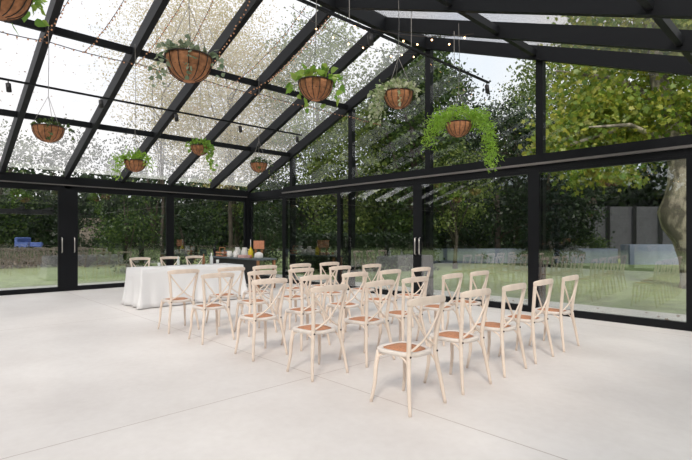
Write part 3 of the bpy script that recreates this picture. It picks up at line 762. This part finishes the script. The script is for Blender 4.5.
def limbs(b, base, h, r, targets, rr, spread=.3):
    pts = [Vector(base)]; n = 6
    for i in range(1, n+1): pts.append(Vector((base[0]+rr.gauss(0, .05)*i*spread, base[1]+rr.gauss(0, .05)*i*spread, base[2]+h*i/n)))
    b.tube(pts, [r*(1.25 if i == 0 else 1-.55*i/n) for i in range(n+1)], 9)
    for c in targets:
        i = rr.randint(2, n); a = pts[i]; m = a.lerp(Vector(c), .5) + Vector((rr.gauss(0, .25), rr.gauss(0, .25), .25+rr.random()*.3))
        b.tube([a, a.lerp(m, .5)+Vector((0, 0, .08)), m, m.lerp(Vector(c), .55), Vector(c)], [r*.38, r*.30, r*.22, r*.13, r*.05], 6)
def crown_pts(g, nclump, per, c, rad, sig, shell=.55, flatz=1.):
    ctr = []
    while len(ctr) < nclump:
        p = g.uniform(-1, 1, 3); q = np.linalg.norm(p)
        if shell < q <= 1: ctr.append(p*np.array(rad)+np.array(c))
    ctr = np.array(ctr)
    P = (ctr[:, None, :] + g.normal(size=(nclump, per, 3))*np.array([sig, sig, sig*.75*flatz])).reshape(-1, 3)
    return P, ctr
def tree(name, loc, label, cat, seed, crown, rad, cz, h, r, lv, bark, ls, ncl, per, sig, shape=KITE, shell=.5, group='trees around the glasshouse', lim=10, ground=True):
    g = np.random.default_rng(seed); rr = random.Random(seed)
    t = empty(name, loc); tag(t, label, cat, group)
    P, ctr = crown_pts(g, ncl, per, (0, 0, cz), rad, sig, shell)
    P = P[P[:, 2] > .15]
    b = MB(); limbs(b, (0, 0, -.1), h, r, [tuple(c) for c in ctr[:lim]], rr); b.build('trunk', M[bark], t, True)
    leaf_obj('crown', P, None, ls, LV[lv], t, shape, seed)
    return t
def shrub(loc, rad, label, seed, lv, n, ls, cat='shrub', group='shrubs around the lawn'):
    g = np.random.default_rng(seed); t = empty('garden_shrub', loc); tag(t, label, cat, group)
    P, ctr = crown_pts(g, max(8, n//90), 90, (0, 0, rad[2]*.92), rad, .22, .45); P = P[P[:, 2] > .03]
    b = MB()
    for c in ctr[:6]: b.tube([(0, 0, -.05), (c[0]*.4, c[1]*.4, c[2]*.5), tuple(c)], [.05, .035, .01], 5)
    b.build('stem', M['barkdark'], t, True)
    leaf_obj('foliage', P, None, ls, LV[lv], t, KITE, seed)
    return t

# the mottled plane tree close to the gable
pl = empty('plane_tree', (10.45, 7.2, 0)); tag(pl, 'large plane tree with thick mottled trunk and yellow-green leaves beside the gable', 'tree', 'trees around the glasshouse')
b = MB()
b.tube([(.52, .15, -.1), (.46, .12, .25), (.36, .08, .8), (.22, .03, 1.35), (.06, -.02, 1.75), (.0, -.03, 2.05), (.08, 0, 2.35), (.15, 0, 2.8), (.14, 0, 3.4), (-.02, 0, 4.1), (-.28, -.05, 5.0), (-.5, -.1, 6.4), (-.7, 0, 8.5)],
       [.56, .42, .35, .36, .44, .47, .43, .39, .36, .30, .24, .2, .1], 16)
b.tube([(.20, 0, 2.9), (.46, .1, 3.6), (.56, .15, 4.5), (.8, .2, 6.0), (1.1, .2, 8.2)], [.30, .30, .29, .24, .12], 12)
b.tube([(-.1, 0, 4.2), (-1.2, -.5, 4.5), (-2.6, -1.1, 4.1), (-3.8, -1.6, 3.4)], [.13, .07, .045, .02], 7)
b.tube([(-.3, 0, 5.1), (-1.6, .3, 6.2), (-3.4, .2, 6.9)], [.16, .09, .03], 7)
b.tube([(-.05, -.2, 3.9), (-.8, -1.3, 4.4), (-1.5, -2.3, 4.3)], [.1, .06, .02], 7)
b.build('trunk', M['barkplane'], pl, True)
g = np.random.default_rng(3)
P1, _ = crown_pts(g, 300, 64, (.3, 1.2, 6.7), (4.3, 3.0, 3.1), .36, .3)
P2, _ = crown_pts(g, 90, 52, (-2.2, -.4, 4.5), (1.7, 1.5, 1.3), .30, .1)
P3, _ = crown_pts(g, 14, 40, (-1.5, -1.4, 3.15), (1.3, .6, .35), .2, .1)
leaf_obj('crown', np.vstack([P1, P2, P3]), None, .145, LV['yellow'], pl, LOBED, 5)

# trees behind the gable, left to right
tree('deciduous_tree', (-2.6, 7.4, 0), 'leafy green tree beyond the gable door nearest the corner', 'tree', 11, None, (2.6, 2.6, 3.6), 4.4, 5, .16, 'fresh', 'barkdark', .16, 150, 60, .34, lim=5)
tree('ivy_clad_tree', (-.4, 9.3, 0), 'tall ivy-clad tree behind the gable doors left of the paired handles', 'tree', 12, None, (2.3, 2.3, 5.2), 6.0, 7, .25, 'green', 'barkdark', .20, 230, 60, .36, shell=.1, lim=5)
tree('yew_tree', (.1, 16.4, 0), 'broad dark evergreen tree behind the near half of the low garden wall', 'tree', 13, None, (3.4, 3.0, 4.4), 4.4, 4, .2, 'evergreen', 'barkdark', .19, 170, 60, .4, lim=4)
tree('yew_tree', (2.2, 18.7, 0), 'narrower dark evergreen tree behind the far end of the low garden wall', 'tree', 14, None, (2.4, 2.4, 4.2), 4.3, 4, .2, 'evergreen', 'barkdark', .19, 130, 60, .36, lim=4)
tree('young_tree', (1.9, 9.3, 0), 'young bright yellow-green tree at the end of the dark hedge beyond the paired handles', 'tree', 26, None, (1.7, 1.7, 1.9), 3.5, 3, .1, 'fresh', 'barkdark', .13, 70, 55, .26, lim=8)
def conifer(loc, label, seed, h, rb, lv='bluegreen'):
    g = np.random.default_rng(seed); t = empty('conifer', loc); tag(t, label, 'tree', 'trees around the glasshouse')
    P = []; D = []; b = MB(); b.tube([(0, 0, -.1), (0, 0, h*.5), (0, 0, h)], [.2, .12, .02], 7)
    for i in range(70):
        u = (i+.5)/70; z = .5+u*(h-.6); L = rb*(1-u)**.8*g.uniform(.7, 1.1); a = g.uniform(0, 2*PI)
        b.tube([(0, 0, z), (L*.5*math.cos(a), L*.5*math.sin(a), z+.05), (L*math.cos(a), L*math.sin(a), z-.25*L)], [.035, .025, .008], 4)
        k = int(30+90*L/rb)
        s = g.random(k)**.7
        P.append(np.stack([L*s*math.cos(a)+g.normal(size=k)*.12, L*s*math.sin(a)+g.normal(size=k)*.12, z-.25*L*s*s+g.normal(size=k)*.08], 1))
        D.append(np.tile([math.cos(a)*.7, math.sin(a)*.7, -.5], (k, 1)))
    b.build('trunk', M['barkdark'], t, True)
    leaf_obj('crown', np.vstack(P), np.vstack(D), .20, LV[lv], t, KITE*np.array([.6, 1, 1]), seed, .4)
conifer((3.75, 14.6, 0), 'drooping dark conifer at the left end of the grey boundary wall', 15, 6.2, 1.7)
conifer((-1.6, 14.6, 0), 'drooping dark conifer behind the ivy-clad tree', 16, 8.5, 2.3)
tree('deciduous_tree', (1.5, 27.5, 0), 'tall green tree rising over the grey boundary wall', 'tree', 17, None, (7, 4, 5), 11.0, 7, .25, 'fresh', 'barkdark', .24, 280, 60, .5, lim=6)
tree('deciduous_tree', (9.5, 34.5, 0), 'dark green tree rising over the wall behind the plane tree', 'tree', 18, None, (6, 4, 4.5), 7.5, 6, .25, 'evergreen', 'barkdark', .28, 150, 55, .55, lim=6)
tree('bare_tree', (-.8, 20.5, 0), 'tall thin-leaved tree with pale sky showing through, behind the gable', 'tree', 19, None, (4.2, 3.6, 3.8), 7.4, 8, .2, 'green', 'barkdark', .16, 130, 44, .6, KITE, .2, lim=30)
tree('bare_tree', (-4.6, 15.0, 0), 'tall dark tree behind the ivy-clad tree, branches against the sky', 'tree', 20, None, (3.6, 3.4, 5.4), 8.0, 9, .2, 'evergreen', 'barkdark', .24, 230, 55, .5, KITE, .2, lim=12)
# beyond the left wall
tree('autumn_tree', (-9.6, 4.8, 0), 'tall yellow autumn tree rising beyond the glass corner', 'tree', 21, None, (4.2, 4.4, 5.4), 9.4, 9, .14, 'autumn', 'barkdark', .11, 420, 110, .5, KITE, .1, lim=8)
tree('autumn_tree', (-11.1, 1.6, 0), 'autumn tree with thinning leaves beyond the doors behind the white table', 'tree', 22, None, (3.2, 3.0, 4.4), 10.6, 9, .10, 'autumn', 'barkdark', .10, 200, 50, .55, KITE, .1, lim=8)
tree('bare_tree', (-14.5, -6.0, 0), 'nearly bare tree with a few dry leaves, seen through the left roof glass', 'tree', 23, None, (4.6, 6.5, 5.5), 12.0, 10, .05, 'rust', 'barkdark', .10, 60, 11, .8, KITE, .1, lim=8)
tree('bare_tree', (-13.0, -12.6, 0), 'bare tree with dry brown leaves at the far left, nearest the open end', 'tree', 24, None, (3.4, 3.6, 4.2), 10.5, 9, .06, 'rust', 'bark', .10, 60, 16, .7, KITE, .1, lim=10)
tree('deciduous_tree', (-5.9, 7.9, 0), 'tall grey-green tree directly behind the glass corner, over the bar table', 'tree', 25, None, (3.0, 3.0, 5.2), 8.6, 9, .16, 'fresh', 'barkdark', .15, 240, 60, .45, lim=8)
hz = [(-15.5, -13, 3.5, 'evergreen'), (-16.5, -9, 3.8, 'evergreen'), (-20, -5, 4.4, 'green'), (-20.2, -.5, 4.5, 'evergreen'), (-19, 4.2, 5.2, 'evergreen'), (-13.5, 7.5, 4.8, 'green'), (-10.5, 11.5, 4.6, 'evergreen'), (-6, 13.5, 3.2, 'green')]
for i, (x, y, hh, lv) in enumerate(hz):
    tree('evergreen_tree', (x, y, 0), '%s bushy %s tree along the far left boundary, counted from the open end' % (ORD[i], 'dark evergreen' if lv == 'evergreen' else 'mid green'), 'tree', 60+i, None, (2.9, 2.9, hh*.92), hh*.95, 3, .2, lv, 'barkdark', .19, 90, 48, .42, group='boundary trees beyond the left doors')
sh = [(-5.6, -2.0, 1.1, 1.7, 'green', 'bushy green shrub beyond the doors behind the white table'), (-6.4, .9, 1.2, 1.5, 'evergreen', 'dark shrub outside the glass corner'),
      (-4.3, 3.4, 1.0, 1.4, 'evergreen', 'dark shrub outside the corner bay of the gable'), (-1.9, 4.9, .9, 1.2, 'green', 'green shrub outside the gable door nearest the corner'),
      (-9.2, -7.6, 1.2, .9, 'green', 'rounded green shrub on the lawn beyond the leftmost door'), (-10.5, -2.2, 1.3, 1.5, 'evergreen', 'dark shrub below the pergola beam'),
      (-2.9, 13.6, .9, 1.0, 'green', 'leafy shrub behind the near end of the low garden wall'), (-1.6, 16.9, .9, 1.0, 'green', 'leafy shrub behind the middle of the low garden wall'),
      (3.4, 20.6, .9, 1.0, 'green', 'leafy shrub behind the far end of the low garden wall'), (4.0, 12.5, .9, 1.1, 'green', 'small green bush on the lawn before the garden wall')]
for i, (x, y, r_, h_, lv, lab) in enumerate(sh[:9]): shrub((x, y, 0), (r_, r_, h_), lab, 90+i, lv, 3000, .12)
# far ring of woodland
g = np.random.default_rng(77)
P = []
for a in np.linspace(0, 2*PI, 160)[:-1]:
    R_ = 42+g.uniform(-3, 3); c = np.array([7+R_*math.cos(a), -4+R_*math.sin(a), 0])
    hh = g.uniform(5.5, 7.5) if math.cos(a) < -.55 else g.uniform(10, 13)
    q = g.normal(size=(560, 3))*np.array([1.5, 1.5, 1.0]); q[:, 2] = g.random(560)**.9*hh
    P.append(q+c)
far = leaf_obj('woodland', np.vstack(P), None, .62, LV['evergreen'], None, KITE, 9); tag(far, 'distant ring of dark woodland closing off the garden', 'woodland', None, 'stuff')
# clipped hedge close to the gable
hg = empty('garden_hedge', (.5, 5.2, 0)); tag(hg, 'dark clipped hedge at the lawn edge outside the first two gable doors', 'hedge')
n_ = 9000; u = g.random(n_); q = np.stack([-1.5+u*2.9, -2.5+u*4.9, np.zeros(n_)], 1) + np.stack([.85*g.uniform(-.5, .5, n_), -.5*g.uniform(-.5, .5, n_), 1.5*g.random(n_)**.8], 1)
b = MB()
for k in range(8):
    uu = (k+.5)/8; b.tube([(-1.5+uu*2.9, -2.5+uu*4.9, -.05), (-1.45+uu*2.9, -2.5+uu*4.9, .6), (-1.5+uu*2.9, -2.45+uu*4.9, 1.2)], [.03, .02, .008], 5)
b.build('stem', M['barkdark'], hg); leaf_obj('foliage', q, None, .12, LV['evergreen'], hg, KITE, 33)
hg = empty('garden_hedge', (-11.9, -4.5, 0)); tag(hg, 'long low dark hedge across the lawn beyond the left glass doors', 'hedge')
n_ = 16000; q = np.stack([g.uniform(-.45, .45, n_), g.uniform(-8, 6.2, n_), .88*g.random(n_)**.8], 1)
b = MB()
for k in range(14): b.tube([(0, -7.6+k, -.05), (.04, -7.6+k, .4), (0, -7.5+k, .75)], [.03, .02, .008], 5)
b.build('stem', M['barkdark'], hg); leaf_obj('foliage', q, None, .12, LV['evergreen'], hg, KITE, 34)
# dark wooded bank around the garden
vs = []; fs = []; nn = 96
for ri, (R_, hf) in enumerate(((44, 0), (48, .75), (54, 1.0), (66, 1.0))):
    for k in range(nn):
        a = 2*PI*k/nn; hh = 5.2 if math.cos(a) < -.55 else 8.5
        vs.append((7+R_*math.cos(a), -4+R_*math.sin(a), -.2+hf*hh*(1+.12*math.sin(5*a)+.08*math.sin(13*a))))
for ri in range(3):
    for k in range(nn): fs.append((ri*nn+k, ri*nn+(k+1) % nn, (ri+1)*nn+(k+1) % nn, (ri+1)*nn+k))
tag(MB().add(vs, fs).build('hill', M['bank'], None, True), 'dark wooded bank rising behind the garden', 'hill', None, 'structure')
# fallen leaves on the paving
P = np.stack([g.uniform(2, W, 60), g.uniform(.2, 1.6, 60), np.full(60, -.005)], 1)
fl = leaf_obj('fallen_leaves', P, np.tile([1., .0, .03], (60, 1)), .07, LV['rust'], None, LOBED, 12, .25); tag(fl, 'dry brown fallen leaves scattered on the paving outside the gable', 'leaves', None, 'stuff')

# ------------------------------------------------------------------ sky, sun, camera
w = bpy.data.worlds.new('overcast_sky'); S.world = w; w.use_nodes = True
nt = w.node_tree; nt.nodes.clear()
out = N(nt, 'ShaderNodeOutputWorld'); bg = N(nt, 'ShaderNodeBackground')
tc = N(nt, 'ShaderNodeTexCoord'); nz = N(nt, 'ShaderNodeTexNoise'); nz.inputs['Scale'].default_value = 2.2; nz.inputs['Detail'].default_value = 5
nt.links.new(tc.outputs['Generated'], nz.inputs['Vector'])
r = N(nt, 'ShaderNodeValToRGB'); r.color_ramp.elements[0].position = .38; r.color_ramp.elements[1].position = .62
r.color_ramp.elements[0].color = (.84, .90, 1, 1); r.color_ramp.elements[1].color = (1, .98, .97, 1)
nt.links.new(nz.outputs['Fac'], r.inputs[0]); nt.links.new(r.outputs[0], bg.inputs[0]); bg.inputs[1].default_value = 1.0
nt.links.new(bg.outputs[0], out.inputs[0])
sl = bpy.data.lights.new('sun', 'SUN'); sl.energy = 2.2; sl.angle = math.radians(12); sl.color = (1, .93, .82)
so = bpy.data.objects.new('sun', sl); C.objects.link(so)
so.rotation_euler = Vector((-.45, .62, -.62)).to_track_quat('-Z', 'Y').to_euler()

cam = bpy.data.cameras.new('camera'); co = bpy.data.objects.new('camera', cam); C.objects.link(co)
cam.sensor_width = 36; cam.lens = 467.78/692*36; cam.shift_y = 6.68/692; cam.clip_start = .05; cam.clip_end = 300
co.location = (13.526, -8.382, 1.38); co.rotation_euler = (PI/2, 0, math.radians(46.464))
S.camera = co
S.view_settings.view_transform = 'Standard'; S.view_settings.look = 'None'; S.view_settings.gamma = 1; S.view_settings.exposure = 0.36
S.view_settings.use_curve_mapping = False
S.cycles.transparent_max_bounces = 32; S.cycles.max_bounces = 10; S.cycles.use_denoising = True
S.cycles.sample_clamp_indirect = 8
